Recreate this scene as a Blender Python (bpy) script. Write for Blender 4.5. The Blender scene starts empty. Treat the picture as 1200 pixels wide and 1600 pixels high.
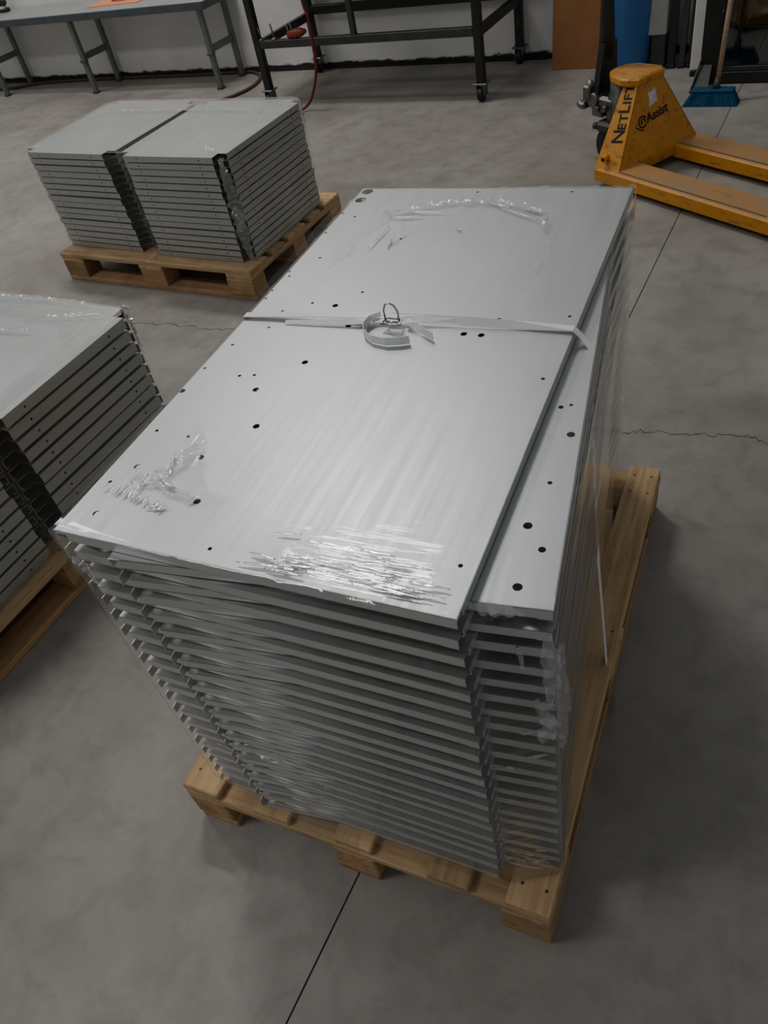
import bpy, bmesh, math, random
from mathutils import Vector, Matrix, noise
random.seed(7)
C = bpy.context.scene.collection
S = bpy.context.scene

# ------------------------------------------------------------------ camera
PITCH, ROLL, CAM_H, YAW = 0.7614, -0.2336, 1.6228, 0.63
def cam_setup():
    cd = bpy.data.cameras.new('camera'); co = bpy.data.objects.new('camera', cd); C.objects.link(co)
    Rz = Matrix.Rotation(YAW, 3, 'Z')
    fw = Rz @ Vector((0, math.cos(PITCH), -math.sin(PITCH)))
    rt = Rz @ Vector((1, 0, 0)); up = rt.cross(fw)
    c, s = math.cos(ROLL), math.sin(ROLL)
    x = c*rt + s*up; y = -s*rt + c*up; z = -fw
    m = Matrix((x, y, z)).transposed().to_4x4(); m.translation = (0, 0, CAM_H)
    co.matrix_world = m
    cd.sensor_fit = 'VERTICAL'; cd.sensor_height = 36; cd.sensor_width = 27; cd.lens = 27.0
    cd.clip_start = .05; cd.clip_end = 60
    S.camera = co
cam_setup()

# ------------------------------------------------------------------ world, lights, exposure
w = bpy.data.worlds.new('hall_ambient'); S.world = w; w.use_nodes = True
bg = w.node_tree.nodes['Background']; bg.inputs[0].default_value = (.93, .97, 1, 1); bg.inputs[1].default_value = .20
def area(name, loc, sx, sy, power, col=(1, .97, .93), aim=None):
    l = bpy.data.lights.new(name, 'AREA'); l.shape = 'RECTANGLE'; l.size = sx; l.size_y = sy
    l.energy = power; l.color = col
    o = bpy.data.objects.new(name, l); C.objects.link(o); o.location = loc
    if aim: o.rotation_euler = (Vector(aim)-Vector(loc)).to_track_quat('-Z', 'Y').to_euler()
    return o
area('hall_lamp_light', (-3.78, 4.49, 6.5), 1.6, .5, 135)
area('hall_lamp_light', (-7.4, 3.2, 6.5), 2.2, .6, 95)
area('hall_lamp_light', (-4.0, -2.0, 6.5), 2.4, .8, 105)
S.cycles.transparent_max_bounces = 48
S.view_settings.gamma = 1; S.view_settings.use_curve_mapping = False; S.view_settings.exposure = 0.0

# ------------------------------------------------------------------ materials
class N:
    def __init__(s, name):
        s.m = bpy.data.materials.new(name); s.m.use_nodes = True; s.t = s.m.node_tree; s.t.nodes.clear()
        s.out = s.n('ShaderNodeOutputMaterial')
    def n(s, typ, **kw):
        nd = s.t.nodes.new(typ)
        for k, v in kw.items():
            if k.startswith('i_'):
                nd.inputs[k[2:].replace('_', ' ')].default_value = v
            elif k.startswith('n'): nd.inputs[int(k[1:])].default_value = v
            else: setattr(nd, k, v)
        return nd
    def l(s, a, b): s.t.links.new(a, b)
    def bsdf(s, col=(.5, .5, .5), rough=.5, metal=0, spec=.5):
        b = s.n('ShaderNodeBsdfPrincipled'); b.inputs['Base Color'].default_value = (*col, 1)
        b.inputs['Roughness'].default_value = rough; b.inputs['Metallic'].default_value = metal
        b.inputs['Specular IOR Level'].default_value = spec
        s.l(b.outputs[0], s.out.inputs[0]); s.b = b; return b
    def coord(s, which='Object', scale=(1, 1, 1)):
        tc = s.n('ShaderNodeTexCoord'); mp = s.n('ShaderNodeMapping'); mp.inputs['Scale'].default_value = scale
        s.l(tc.outputs[which], mp.inputs[0]); return mp.outputs[0]
    def noise(s, vec, scale, detail=4, rough=.55, dist=0):
        nd = s.n('ShaderNodeTexNoise'); nd.inputs['Scale'].default_value = scale; nd.inputs['Detail'].default_value = detail
        nd.inputs['Roughness'].default_value = rough; nd.inputs['Distortion'].default_value = dist
        s.l(vec, nd.inputs['Vector']); return nd.outputs['Fac']
    def ramp(s, fac, stops):
        r = s.n('ShaderNodeValToRGB'); e = r.color_ramp.elements
        while len(e) < len(stops): e.new(.5)
        for el, (p, c) in zip(e, stops): el.position = p; el.color = (*c, 1) if len(c) == 3 else c
        s.l(fac, r.inputs[0]); return r.outputs[0]
    def mix(s, fac, a, b, mode='MIX'):
        m = s.n('ShaderNodeMix', data_type='RGBA', blend_type=mode)
        for sock, v in ((m.inputs[0], fac), (m.inputs[6], a), (m.inputs[7], b)):
            if isinstance(v, (int, float)): sock.default_value = v
            elif isinstance(v, tuple): sock.default_value = (*v, 1)
            else: s.l(v, sock)
        return m.outputs[2]
    def math(s, op, a, b=0, clamp=False):
        m = s.n('ShaderNodeMath', operation=op); m.use_clamp = clamp
        for i, v in ((0, a), (1, b)):
            if isinstance(v, (int, float)): m.inputs[i].default_value = v
            else: s.l(v, m.inputs[i])
        return m.outputs[0]
    def bump(s, h, strength=.3, dist=.01):
        b = s.n('ShaderNodeBump'); b.inputs['Strength'].default_value = strength; b.inputs['Distance'].default_value = dist
        s.l(h, b.inputs['Height']); return b.outputs[0]
G = lambda v: (v, v, v)

def m_zinc(name, col=(.66, .69, .71), r0=.22, r1=.36, metal=1.0, brush=(60, 3, 60)):
    q = N(name); b = q.bsdf(col, .3, metal)
    v = q.coord(); big = q.noise(v, 3, 4)
    q.l(q.ramp(big, [(.3, tuple(c*.93 for c in col)), (.7, tuple(min(1, c*1.05) for c in col))]), b.inputs['Base Color'])
    vb = q.coord(scale=brush); br = q.noise(vb, 1, 5, .6)
    q.l(q.ramp(br, [(.3, G(r0)), (.7, G(r1))]), b.inputs['Roughness'])
    q.l(q.bump(br, .015, .002), b.inputs['Normal'])
    return q.m
ZINC = m_zinc('galvanised_steel', (.48, .505, .515), .37, .47, .92)
ZINC2 = m_zinc('galvanised_steel_dull', (.44, .47, .465), .42, .52, .9)
ZINCEDGE = m_zinc('galvanised_flange', (.60, .615, .595), .28, .4, .5, brush=(3, 60, 60))
ZINCEDGE2 = m_zinc('galvanised_flange_dull', (.44, .455, .43), .32, .45, .45, brush=(3, 60, 60))

def m_wood(name, c0, c1):
    q = N(name); b = q.bsdf(c0, .75, 0, .25)
    oi = q.n('ShaderNodeObjectInfo')
    tc = q.n('ShaderNodeTexCoord'); ad = q.n('ShaderNodeVectorMath', operation='ADD'); q.l(tc.outputs['Object'], ad.inputs[0])
    sc = q.n('ShaderNodeVectorMath', operation='SCALE'); sc.inputs[0].default_value = (3, 7, 5); q.l(oi.outputs['Random'], sc.inputs['Scale'])
    q.l(sc.outputs[0], ad.inputs[1])
    mp = q.n('ShaderNodeMapping'); mp.inputs['Scale'].default_value = (2.2, 34, 34); q.l(ad.outputs[0], mp.inputs[0])
    g = q.noise(mp.outputs[0], 1.6, 5, .6, .6)
    st = q.noise(ad.outputs[0], 5, 4, .6)
    col = q.ramp(g, [(.25, c0), (.55, c1), (.8, tuple(c*1.1 for c in c1))])
    col = q.mix(q.ramp(st, [(.52, G(0)), (.75, G(.55))]), col, (.12, .085, .055))
    col = q.mix(1.0, col, q.ramp(oi.outputs['Random'], [(0, G(.72)), (.5, G(1)), (1, G(1.2))]), 'MULTIPLY')
    q.l(col, b.inputs['Base Color']); q.l(q.bump(g, .35, .004), b.inputs['Normal'])
    return q.m
WOOD = m_wood('pallet_pine', (.34, .205, .10), (.56, .385, .21))
WOODB = m_wood('pallet_block_wood', (.32, .18, .085), (.48, .30, .155))
BROOMW = m_wood('broom_handle_wood', (.30, .2, .12), (.42, .31, .2))

def m_plain(name, col, rough=.5, metal=0, spec=.5, var=.2, scale=12, bump=.1):
    q = N(name); b = q.bsdf(col, rough, metal, spec); v = q.coord()
    n = q.noise(v, scale, 5, .6)
    q.l(q.ramp(n, [(.25, tuple(c*(1-var) for c in col)), (.75, tuple(min(1, c*(1+var)) for c in col))]), b.inputs['Base Color'])
    if bump: q.l(q.bump(q.noise(v, scale*8, 3), bump, .002), b.inputs['Normal'])
    return q.m
BLACK = m_plain('black_steel', (.018, .017, .016), .45, 0, .5, .4, 20)
SOOT = m_plain('dark_grey_steel', (.055, .056, .055), .5, .3, .5, .3, 15)
RUBBER = m_plain('black_rubber', (.014, .013, .013), .6)
CHROME = m_plain('castor_chrome', (.5, .52, .53), .25, 1)
CAST = m_plain('cast_pump_metal', (.2, .2, .19), .42, .9, .5, .35, 25, .4)
BENCH = m_plain('bench_top_metal', (.36, .385, .37), .5, .3, .5, .15, 6)
BENCHLEG = m_plain('bench_leg_metal', (.17, .19, .175), .5, .5, .5, .2, 10)
BENCHEDGE = m_plain('bench_edge_metal', (.1, .12, .125), .5, .4, .5, .2, 10)
BLUE = m_plain('blue_plastic', (.03, .125, .34), .45, 0, .5, .12, 4)
BLUEBR = m_plain('blue_bristles', (.014, .07, .15), .8, 0, .2, .5, 70, .6)
BROWN = m_plain('brown_board', (.31, .14, .055), .6, 0, .3, .2, 3)
ORANGE = m_plain('orange_card', (.85, .3, .15), .6, 0, .3, .08, 6)
RED = m_plain('red_rubber_hose', (.16, .016, .014), .45)
REDH = m_plain('red_plastic', (.24, .03, .018), .45)
CASTOR = m_plain('castor_steel', (.22, .24, .25), .35, .9)
GREYBOX = m_plain('grey_box', (.4, .4, .375), .6, .1, .4, .2, 10)
CREAM = m_plain('cream_plastic', (.5, .46, .36), .5)
WHITEP = m_plain('white_strap_plastic', (.95, .935, .935), .35, 0, .5, .03, 8, 0)
PAPER = m_plain('white_sticker', (.6, .62, .62), .5, 0, .4, .5, 90, 0)
INK2 = m_plain('worn_black_print', (.05, .028, .014), .6, 0, .3, .6, 60, 0)
INK = m_plain('black_print', (.015, .013, .011), .6, 0, .3, .3, 60, 0)
JOINT = m_plain('joint_sealant', (.06, .056, .052), .9, 0, .1)
DARKHOLE = m_plain('crack_dark', (.07, .062, .056), .9, 0, .1)

def m_yellow():
    q = N('yellow_paint'); b = q.bsdf((.62, .27, .022), .42, 0, .5)
    v = q.coord(); a = q.noise(v, 3.5, 6, .65); s = q.noise(q.coord(scale=(4, 14, 14)), 2, 6, .7)
    col = q.ramp(q.noise(v, 7, 3), [(.3, (.55, .225, .016)), (.7, (.64, .28, .022))])
    col = q.mix(q.ramp(s, [(.54, G(0)), (.68, G(.8))]), col, (.1, .06, .025))
    ge = q.n('ShaderNodeNewGeometry'); sx = q.n('ShaderNodeSeparateXYZ'); q.l(ge.outputs['Normal'], sx.inputs[0])
    sp = q.n('ShaderNodeSeparateXYZ'); q.l(v, sp.inputs[0])
    # load faces rubbed to dusty bare metal by pallets
    top = q.math('MULTIPLY', q.ramp(sx.outputs[2], [(.9, G(0)), (.98, G(1))]), q.ramp(a, [(.3, G(.45)), (.62, G(.95))]))
    top = q.math('MULTIPLY', top, q.ramp(sp.outputs[2], [(.1, G(1)), (.15, G(.25))]))
    col = q.mix(top, col, (.36, .235, .13))
    q.l(col, b.inputs['Base Color']); q.l(q.bump(a, .1, .004), b.inputs['Normal'])
    return q.m
YELLOW = m_yellow()

def m_floor():
    q = N('polished_concrete'); b = q.bsdf((.3, .29, .27), .5, 0, .35)
    v = q.coord()
    a = q.noise(v, 1.1, 7, .62, .6); f = q.noise(v, 9, 6, .7, .4); g = q.noise(v, 60, 4, .7)
    col = q.ramp(a, [(.3, (.215, .198, .177)), (.5, (.29, .268, .242)), (.72, (.365, .343, .317))])
    col = q.mix(q.ramp(f, [(.3, G(.42)), (.55, G(0))]), col, (.15, .138, .124))
    col = q.mix(q.ramp(g, [(.62, G(0)), (.8, G(.35))]), col, (.16, .15, .14))
    st = q.noise(q.coord(scale=(1, 1, 1)), 3.3, 3, .5, 1.2)
    col = q.mix(q.ramp(st, [(.7, G(0)), (.78, G(.5))]), col, (.12, .11, .1))
    q.l(col, b.inputs['Base Color'])
    q.l(q.ramp(f, [(.3, G(.36)), (.7, G(.58))]), b.inputs['Roughness'])
    q.l(q.bump(g, .06, .003), b.inputs['Normal'])
    return q.m
FLOOR = m_floor()
def m_wall():
    q = N('white_plaster'); b = q.bsdf((.6, .59, .56), .85, 0, .2)
    v = q.coord(); n = q.noise(v, 2.2, 6, .6)
    col = q.ramp(n, [(.3, (.70, .69, .66)), (.7, (.82, .81, .785))])
    sp = q.n('ShaderNodeSeparateXYZ'); q.l(v, sp.inputs[0])
    d = q.noise(q.coord(scale=(6, 6, 14)), 1, 6, .7)
    low = q.math('ADD', sp.outputs[2], q.math('MULTIPLY', d, -.075))          # scuffs and dirt kicked up along the foot of the wall
    col = q.mix(q.ramp(low, [(0.0, G(1)), (.012, G(0))]), col, (.035, .032, .03))
    q.l(col, b.inputs['Base Color']); q.l(q.bump(q.noise(v, 40, 4), .2, .004), b.inputs['Normal'])
    return q.m
WALL = m_wall()

def m_film(name, milk=.006, fold=.35, wr=4.5):
    q = N(name)
    uv = q.n('ShaderNodeUVMap', uv_map='wrap'); at = q.n('ShaderNodeAttribute', attribute_name='wrinkle')
    mp = q.n('ShaderNodeMapping'); mp.inputs['Scale'].default_value = (2.6, 85, 1); q.l(uv.outputs[0], mp.inputs[0])
    h1 = q.noise(mp.outputs[0], 1, 3, .55, .5)
    mp2 = q.n('ShaderNodeMapping'); mp2.inputs['Scale'].default_value = (1.2, 14, 1); q.l(uv.outputs[0], mp2.inputs[0])
    h2 = q.noise(mp2.outputs[0], 1, 3, .5, .3)
    h3 = q.noise(q.coord(), 70, 3, .6, .8)
    hh = q.math('ADD', q.math('MULTIPLY', h2, .10), q.math('MULTIPLY', at.outputs['Fac'], q.math('ADD', q.math('MULTIPLY', h1, 1.0), q.math('MULTIPLY', h3, .2))))
    bp = q.bump(hh, .8, .004)
    tr = q.n('ShaderNodeBsdfTransparent'); tr.inputs[0].default_value = (.995, .996, .997, 1)
    gl = q.n('ShaderNodeBsdfGlossy'); gl.inputs['Roughness'].default_value = .07; gl.inputs[0].default_value = (1, 1, 1, 1)
    df = q.n('ShaderNodeBsdfTranslucent'); df.inputs[0].default_value = (.85, .87, .88, 1)
    d2 = q.n('ShaderNodeBsdfDiffuse'); d2.inputs[0].default_value = (.85, .87, .88, 1)
    q.l(bp, gl.inputs['Normal'])
    lw = q.n('ShaderNodeLayerWeight'); lw.inputs[0].default_value = .5; q.l(bp, lw.inputs['Normal'])
    frs = q.math('ADD', .045, q.math('MULTIPLY', q.math('POWER', lw.outputs['Facing'], 5), .9))
    mk = q.n('ShaderNodeMixShader'); mk.inputs[0].default_value = .5; q.l(df.outputs[0], mk.inputs[1]); q.l(d2.outputs[0], mk.inputs[2])
    m1 = q.n('ShaderNodeMixShader'); q.l(q.math('ADD', milk, q.math('MULTIPLY', at.outputs['Fac'], q.math('MULTIPLY', h1, .055)), True), m1.inputs[0])
    q.l(tr.outputs[0], m1.inputs[1]); q.l(mk.outputs[0], m1.inputs[2])
    m2 = q.n('ShaderNodeMixShader'); q.l(q.math('MULTIPLY', frs, q.math('ADD', fold, q.math('MULTIPLY', at.outputs['Fac'], wr)), True), m2.inputs[0])
    q.l(m1.outputs[0], m2.inputs[1]); q.l(gl.outputs[0], m2.inputs[2])
    q.l(m2.outputs[0], q.out.inputs[0])
    return q.m
CREASE = m_film('stretch_film_crease', .22, 3.0, 6.0); FILM = m_film('stretch_film'); FOLD = m_film('stretch_film_fold', .25, 1.2, 1.5)
def m_glass():
    q = N('door_glass'); tr = q.n('ShaderNodeBsdfTransparent'); tr.inputs[0].default_value = (.80, .88, .87, 1)
    gl = q.n('ShaderNodeBsdfGlossy'); gl.inputs['Roughness'].default_value = .03
    lw = q.n('ShaderNodeLayerWeight'); lw.inputs[0].default_value = .5
    fr = q.math('ADD', .12, q.math('MULTIPLY', q.math('POWER', lw.outputs['Facing'], 5), .9)); m = q.n('ShaderNodeMixShader'); q.l(fr, m.inputs[0]); q.l(tr.outputs[0], m.inputs[1]); q.l(gl.outputs[0], m.inputs[2])
    q.l(m.outputs[0], q.out.inputs[0]); return q.m
GLASS = m_glass()

# ------------------------------------------------------------------ mesh helpers
class MB:
    def __init__(s): s.bm = bmesh.new()
    def box(s, lo, hi, bev=0, mat=None):
        vs = [s.bm.verts.new((x, y, z)) for z in (lo[2], hi[2]) for y in (lo[1], hi[1]) for x in (lo[0], hi[0])]
        fs = [s.bm.faces.new([vs[i] for i in f]) for f in ((0, 2, 3, 1), (4, 5, 7, 6), (0, 1, 5, 4), (2, 6, 7, 3), (0, 4, 6, 2), (1, 3, 7, 5))]
        if bev:
            es = list({e for f in fs for e in f.edges}); r = bmesh.ops.bevel(s.bm, geom=es, offset=bev, segments=1, affect='EDGES', profile=.5)
            vs = list({v for f in r['faces'] for v in f.verts} | {v for v in vs if v.is_valid})
        if mat is not None: bmesh.ops.transform(s.bm, matrix=mat, verts=[v for v in vs if v.is_valid])
        return s
    def bar(s, a, b, w, h, up=(0, 0, 1)):
        a, b = Vector(a), Vector(b); d = (b-a); L = d.length; d.normalize()
        up = Vector(up)
        if abs(d.dot(up)) > .98: up = Vector((0, 1, 0))
        r = d.cross(up).normalized(); u = r.cross(d)
        vs = [s.bm.verts.new(p + r*sx*w/2 + u*sy*h/2) for p in (a, b) for sx, sy in ((-1, -1), (1, -1), (1, 1), (-1, 1))]
        for f in ((3, 2, 1, 0), (4, 5, 6, 7), (0, 1, 5, 4), (1, 2, 6, 5), (2, 3, 7, 6), (3, 0, 4, 7)): s.bm.faces.new([vs[i] for i in f])
        return s
    def tube(s, pts, r, n=10, caps=True):
        pts = [Vector(p) for p in pts]; rr = r if isinstance(r, (list, tuple)) else [r]*len(pts)
        rings = []; ref = Vector((0, 0, 1))
        for i, p in enumerate(pts):
            d = (pts[min(i+1, len(pts)-1)] - pts[max(i-1, 0)]).normalized()
            if abs(d.dot(ref)) > .95: ref = Vector((1, 0, 0)) if abs(d.x) < .9 else Vector((0, 1, 0))
            a = d.cross(ref).normalized(); b = a.cross(d); ref = b
            rings.append([s.bm.verts.new(p + (a*math.cos(t) + b*math.sin(t))*rr[i]) for t in [2*math.pi*k/n for k in range(n)]])
        for A, B in zip(rings, rings[1:]):
            for k in range(n): f = s.bm.faces.new((A[k], A[(k+1) % n], B[(k+1) % n], B[k])); f.smooth = True
        if caps: s.bm.faces.new(rings[0][::-1]); s.bm.faces.new(rings[-1])
        return s
    def cyl(s, a, b, r, n=20, r2=None): return s.tube([a, b], [r, r if r2 is None else r2], n)
    def lathe(s, prof, axis_o, axis, n=24):
        o = Vector(axis_o); ax = Vector(axis).normalized(); x = ax.orthogonal().normalized(); y = ax.cross(x); rings = []
        for r, h in prof: rings.append([s.bm.verts.new(o + ax*h + (x*math.cos(t)+y*math.sin(t))*max(r, 1e-4)) for t in [2*math.pi*k/n for k in range(n)]])
        for A, B in zip(rings, rings[1:]):
            for k in range(n): f = s.bm.faces.new((A[k], A[(k+1) % n], B[(k+1) % n], B[k])); f.smooth = True
        s.bm.faces.new(rings[0][::-1]); s.bm.faces.new(rings[-1]); return s
    def loft(s, rings, smooth=False, close=True):
        R = [[s.bm.verts.new(p) for p in r] for r in rings]; n = len(R[0])
        for A, B in zip(R, R[1:]):
            for k in range(n): f = s.bm.faces.new((A[k], A[(k+1) % n], B[(k+1) % n], B[k])); f.smooth = smooth
        if close: s.bm.faces.new(R[0][::-1]); s.bm.faces.new(R[-1])
        return s
    def prism(s, poly, d):   # planar polygon of 3-D points extruded by vector d
        d = Vector(d); return s.loft([[Vector(p) for p in poly], [Vector(p)+d for p in poly]])
    def mesh(s, name, mat):
        bmesh.ops.recalc_face_normals(s.bm, faces=s.bm.faces[:])
        me = bpy.data.meshes.new(name); s.bm.to_mesh(me); s.bm.free()
        me.materials.append(mat); return me
    def build(s, name, mat, parent=None): return obj(name, s.mesh(name, mat), parent)

def obj(name, me, parent=None, loc=None, rz=0):
    o = bpy.data.objects.new(name, me); C.objects.link(o)
    if parent: o.parent = parent
    if loc is not None: o.location = loc
    if rz: o.rotation_euler = (0, 0, rz)
    return o
def tag(o, label=None, cat=None, group=None, kind=None):
    for k, v in (('label', label), ('category', cat), ('group', group), ('kind', kind)):
        if v: o[k] = v
    return o
def thing(name, label, cat, loc=(0, 0, 0), rz=0, group=None):
    o = bpy.data.objects.new(name, None); C.objects.link(o); o.location = loc; o.rotation_euler = (0, 0, rz); o.empty_display_size = .1
    return tag(o, label, cat, group)
def struct(o): o['kind'] = 'structure'; return o

def plate(outer, holes, th, mat, name, plane='XY', nseg=8):
    """sheet with real drilled holes; outer = 2-D polygon, holes = (x, y, r)"""
    bm = bmesh.new(); edges = []
    def loop(pts):
        vs = [bm.verts.new((x, y, 0)) for x, y in pts]
        return [bm.edges.new((vs[i], vs[(i+1) % len(vs)])) for i in range(len(vs))]
    edges += loop(outer)
    for x, y, r in holes: edges += loop([(x+r*math.cos(2*math.pi*k/nseg), y+r*math.sin(2*math.pi*k/nseg)) for k in range(nseg)])
    bmesh.ops.triangle_fill(bm, use_beauty=True, use_dissolve=False, edges=edges)
    for f in bm.faces:
        if f.normal.z < 0: f.normal_flip()
    r = bmesh.ops.extrude_face_region(bm, geom=bm.faces[:])
    bmesh.ops.translate(bm, verts=[g for g in r['geom'] if isinstance(g, bmesh.types.BMVert)], vec=(0, 0, -th))
    bmesh.ops.recalc_face_normals(bm, faces=bm.faces[:])
    if plane == 'XZ': bmesh.ops.transform(bm, matrix=Matrix.Rotation(math.pi/2, 4, 'X'), verts=bm.verts[:])
    me = bpy.data.meshes.new(name); bm.to_mesh(me); bm.free(); me.materials.append(mat); return me

# ------------------------------------------------------------------ room
WY = 5.65
JX = -.57
fl = thing('floor', None, None); fl['kind'] = 'structure'
def slab(x0, x1):
    o = MB().box((x0, -3, -.12), (x1, 9, 0)).build('floor_slab', FLOOR, fl); return o
slab(-11, JX-.0019); slab(JX+.0019, 4.5)
MB().box((JX-.004, -3, -.12), (JX+.004, 9, -.003)).build('expansion_joint', JOINT, fl)
def crack(pts, wd):
    b = MB(); P = []
    for i in range(len(pts)-1):
        for k in range(10):
            t = k/10; x = pts[i][0]*(1-t)+pts[i+1][0]*t; y = pts[i][1]*(1-t)+pts[i+1][1]*t
            P.append((x+random.uniform(-.004, .004), y+random.uniform(-.012, .012)))
    vs = [(b.bm.verts.new((x, y-wd*random.uniform(.3, 1), .0006)), b.bm.verts.new((x, y+wd*random.uniform(.3, 1), .0006))) for x, y in P]
    for a, c in zip(vs, vs[1:]): b.bm.faces.new((a[0], c[0], c[1], a[1]))
    b.build('crack', DARKHOLE, fl)
crack([(-.44, 1.91), (-.36, 1.95), (-.228, 1.965), (-.10, 1.995), (-.013, 1.985), (.3, 2.01)], .0022)
crack([(-2.72, 2.12), (-2.5, 2.16), (-2.255, 2.162), (-2.0, 2.2)], .002)
wb = struct(MB().box((-11, WY, 0), (4.5, WY+.2, 7.2)).build('wall_back', WALL))
struct(MB().box((-11, WY-.012, 0), (-1.9, WY, .018)).build('baseboard_back', RUBBER))
# glazed partition at the right
px0 = -.872
struct(MB().box((-.885, 5.2, 0), (-.812, WY, 2.6), .004).build('trim_1', WALL))
dr = thing('door_1', None, None, (0, 0, 0)); dr['kind'] = 'structure'
MB().box((-.808, 5.06, 0), (-.712, 5.12, 2.3), .003).build('door_stile', BLACK, dr)
MB().box((.52, 5.06, 0), (.62, 5.12, 2.3), .003).build('door_stile', BLACK, dr)
MB().box((-.712, 5.06, .004), (.52, 5.12, .062), .003).build('bottom_rail', BLACK, dr)
MB().box((-.712, 5.075, .062), (.52, 5.11, .085), .002).build('glazing_bead', SOOT, dr)
MB().box((-.712, 5.06, 2.2), (.52, 5.12, 2.3), .003).build('top_rail', BLACK, dr)
MB().box((-.712, 5.088, .085), (.52, 5.094, 2.2)).build('pane', GLASS, dr)
MB().box((-.72, 5.05, .36), (-.712, 5.058, .372)).build('door_catch', CHROME, dr)
struct(MB().box((.62, 5.06, 0), (4.5, WY, 2.6)).build('wall_right', WALL))
struct(MB().box((-.885, 5.06, 2.3), (.62, WY, 2.6)).build('dimming_lintel', BLACK))  # unseen lintel, added to dim the space behind the glass
sb = thing('storage_box', 'dark closed box on the floor behind the glass door', 'box', (-.42, 5.4, 0))
MB().box((-.2, -.12, 0), (.14, .12, .2), .01).build('body', RUBBER, sb)
MB().box((-.205, -.125, .2), (.145, .125, .225), .006).build('lid', BLACK, sb)
bp_ = thing('brown_cupboard', 'dark brown cupboard standing against the wall behind the glass door', 'cupboard', (-.3, 5.48, 0))
MB().box((-.4, 0, .36), (.7, .15, 1.2), .004).build('carcass', BROWN, bp_)
for x0, x1 in ((-.395, .145), (.155, .695)): MB().box((x0, -.018, .365), (x1, 0, 1.195), .003).build('door', BROWN, bp_)
for x in (-.4, .66):
    for y in (0, .11): MB().box((x, y, 0), (x+.04, y+.04, .36), .003).build('leg', SOOT, bp_)

# ------------------------------------------------------------------ pallets
BOARD = {}
def board(parent, name, lx, ly, lz, loc, along, mat, jit=.002):
    """wooden piece; local X is its grain"""
    key = (round(lx, 3), round(ly, 3), round(lz, 3), mat.name)
    if key not in BOARD: BOARD[key] = MB().box((-lx/2, -ly/2, -lz/2), (lx/2, ly/2, lz/2), .003).mesh(name, mat)
    o = obj(name, BOARD[key], parent, (loc[0]+random.uniform(-jit, jit), loc[1]+random.uniform(-jit, jit), loc[2]), (math.pi/2 if along == 'y' else 0)+random.uniform(-.004, .004))
    return o
EUR = [(-.4, -.255), (-.2135, -.1135), (-.0725, .0725), (.1135, .2135), (.255, .4)]
def pallet(label, loc, rz, decks=EUR, blockw=.1):
    p = thing('wooden_pallet', label, 'pallet', loc, rz, 'wooden pallets on the hall floor')
    for a, b in decks: board(p, 'deck_board', 1.2, b-a, .022, ((a+b)/2, 0, .133), 'y', WOOD)
    for y in (-.5275, 0, .5275): board(p, 'stringer_board', .8, .145, .022, (0, y, .111), 'x', WOOD)
    for x in (-.4+blockw/2, 0, .4-blockw/2):
        for y in (-.5275, 0, .5275): board(p, 'block', .145, blockw, .078, (x, y, .061), 'y', WOODB)
        board(p, 'bottom_board', 1.2, blockw, .022, (x, 0, .011), 'y', WOODB)
    nb = MB()
    for a, b in decks:
        for y in (-.5275, 0, .5275):
            for s in (-1, 1):
                for t in (-.03, .035): nb.cyl(((a+b)/2+s*(b-a)*.27, y+t, .143), ((a+b)/2+s*(b-a)*.27, y+t, .1447), .0034, 6)
    nb.build('nail', SOOT, p)['kind'] = 'stuff'
    return p
P1C, P1A = (-.608, 1.003), .07
pallet('worn wooden pallet carrying the tall tray stack in the foreground', (*P1C, 0), P1A,
       [(-.4, -.308), (-.222, -.138), (-.034, .048), (.162, .247), (.318, .4)], .095)
P2C = (-2.765, 2.822)
pallet('worn wooden pallet under the two tray piles near the bench', (*P2C, 0), math.pi/2-.012)
P3C = (-2.145, .85)
pallet('worn wooden pallet under the tray piles cut off at the left edge', (*P3C, 0), .01)

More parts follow.
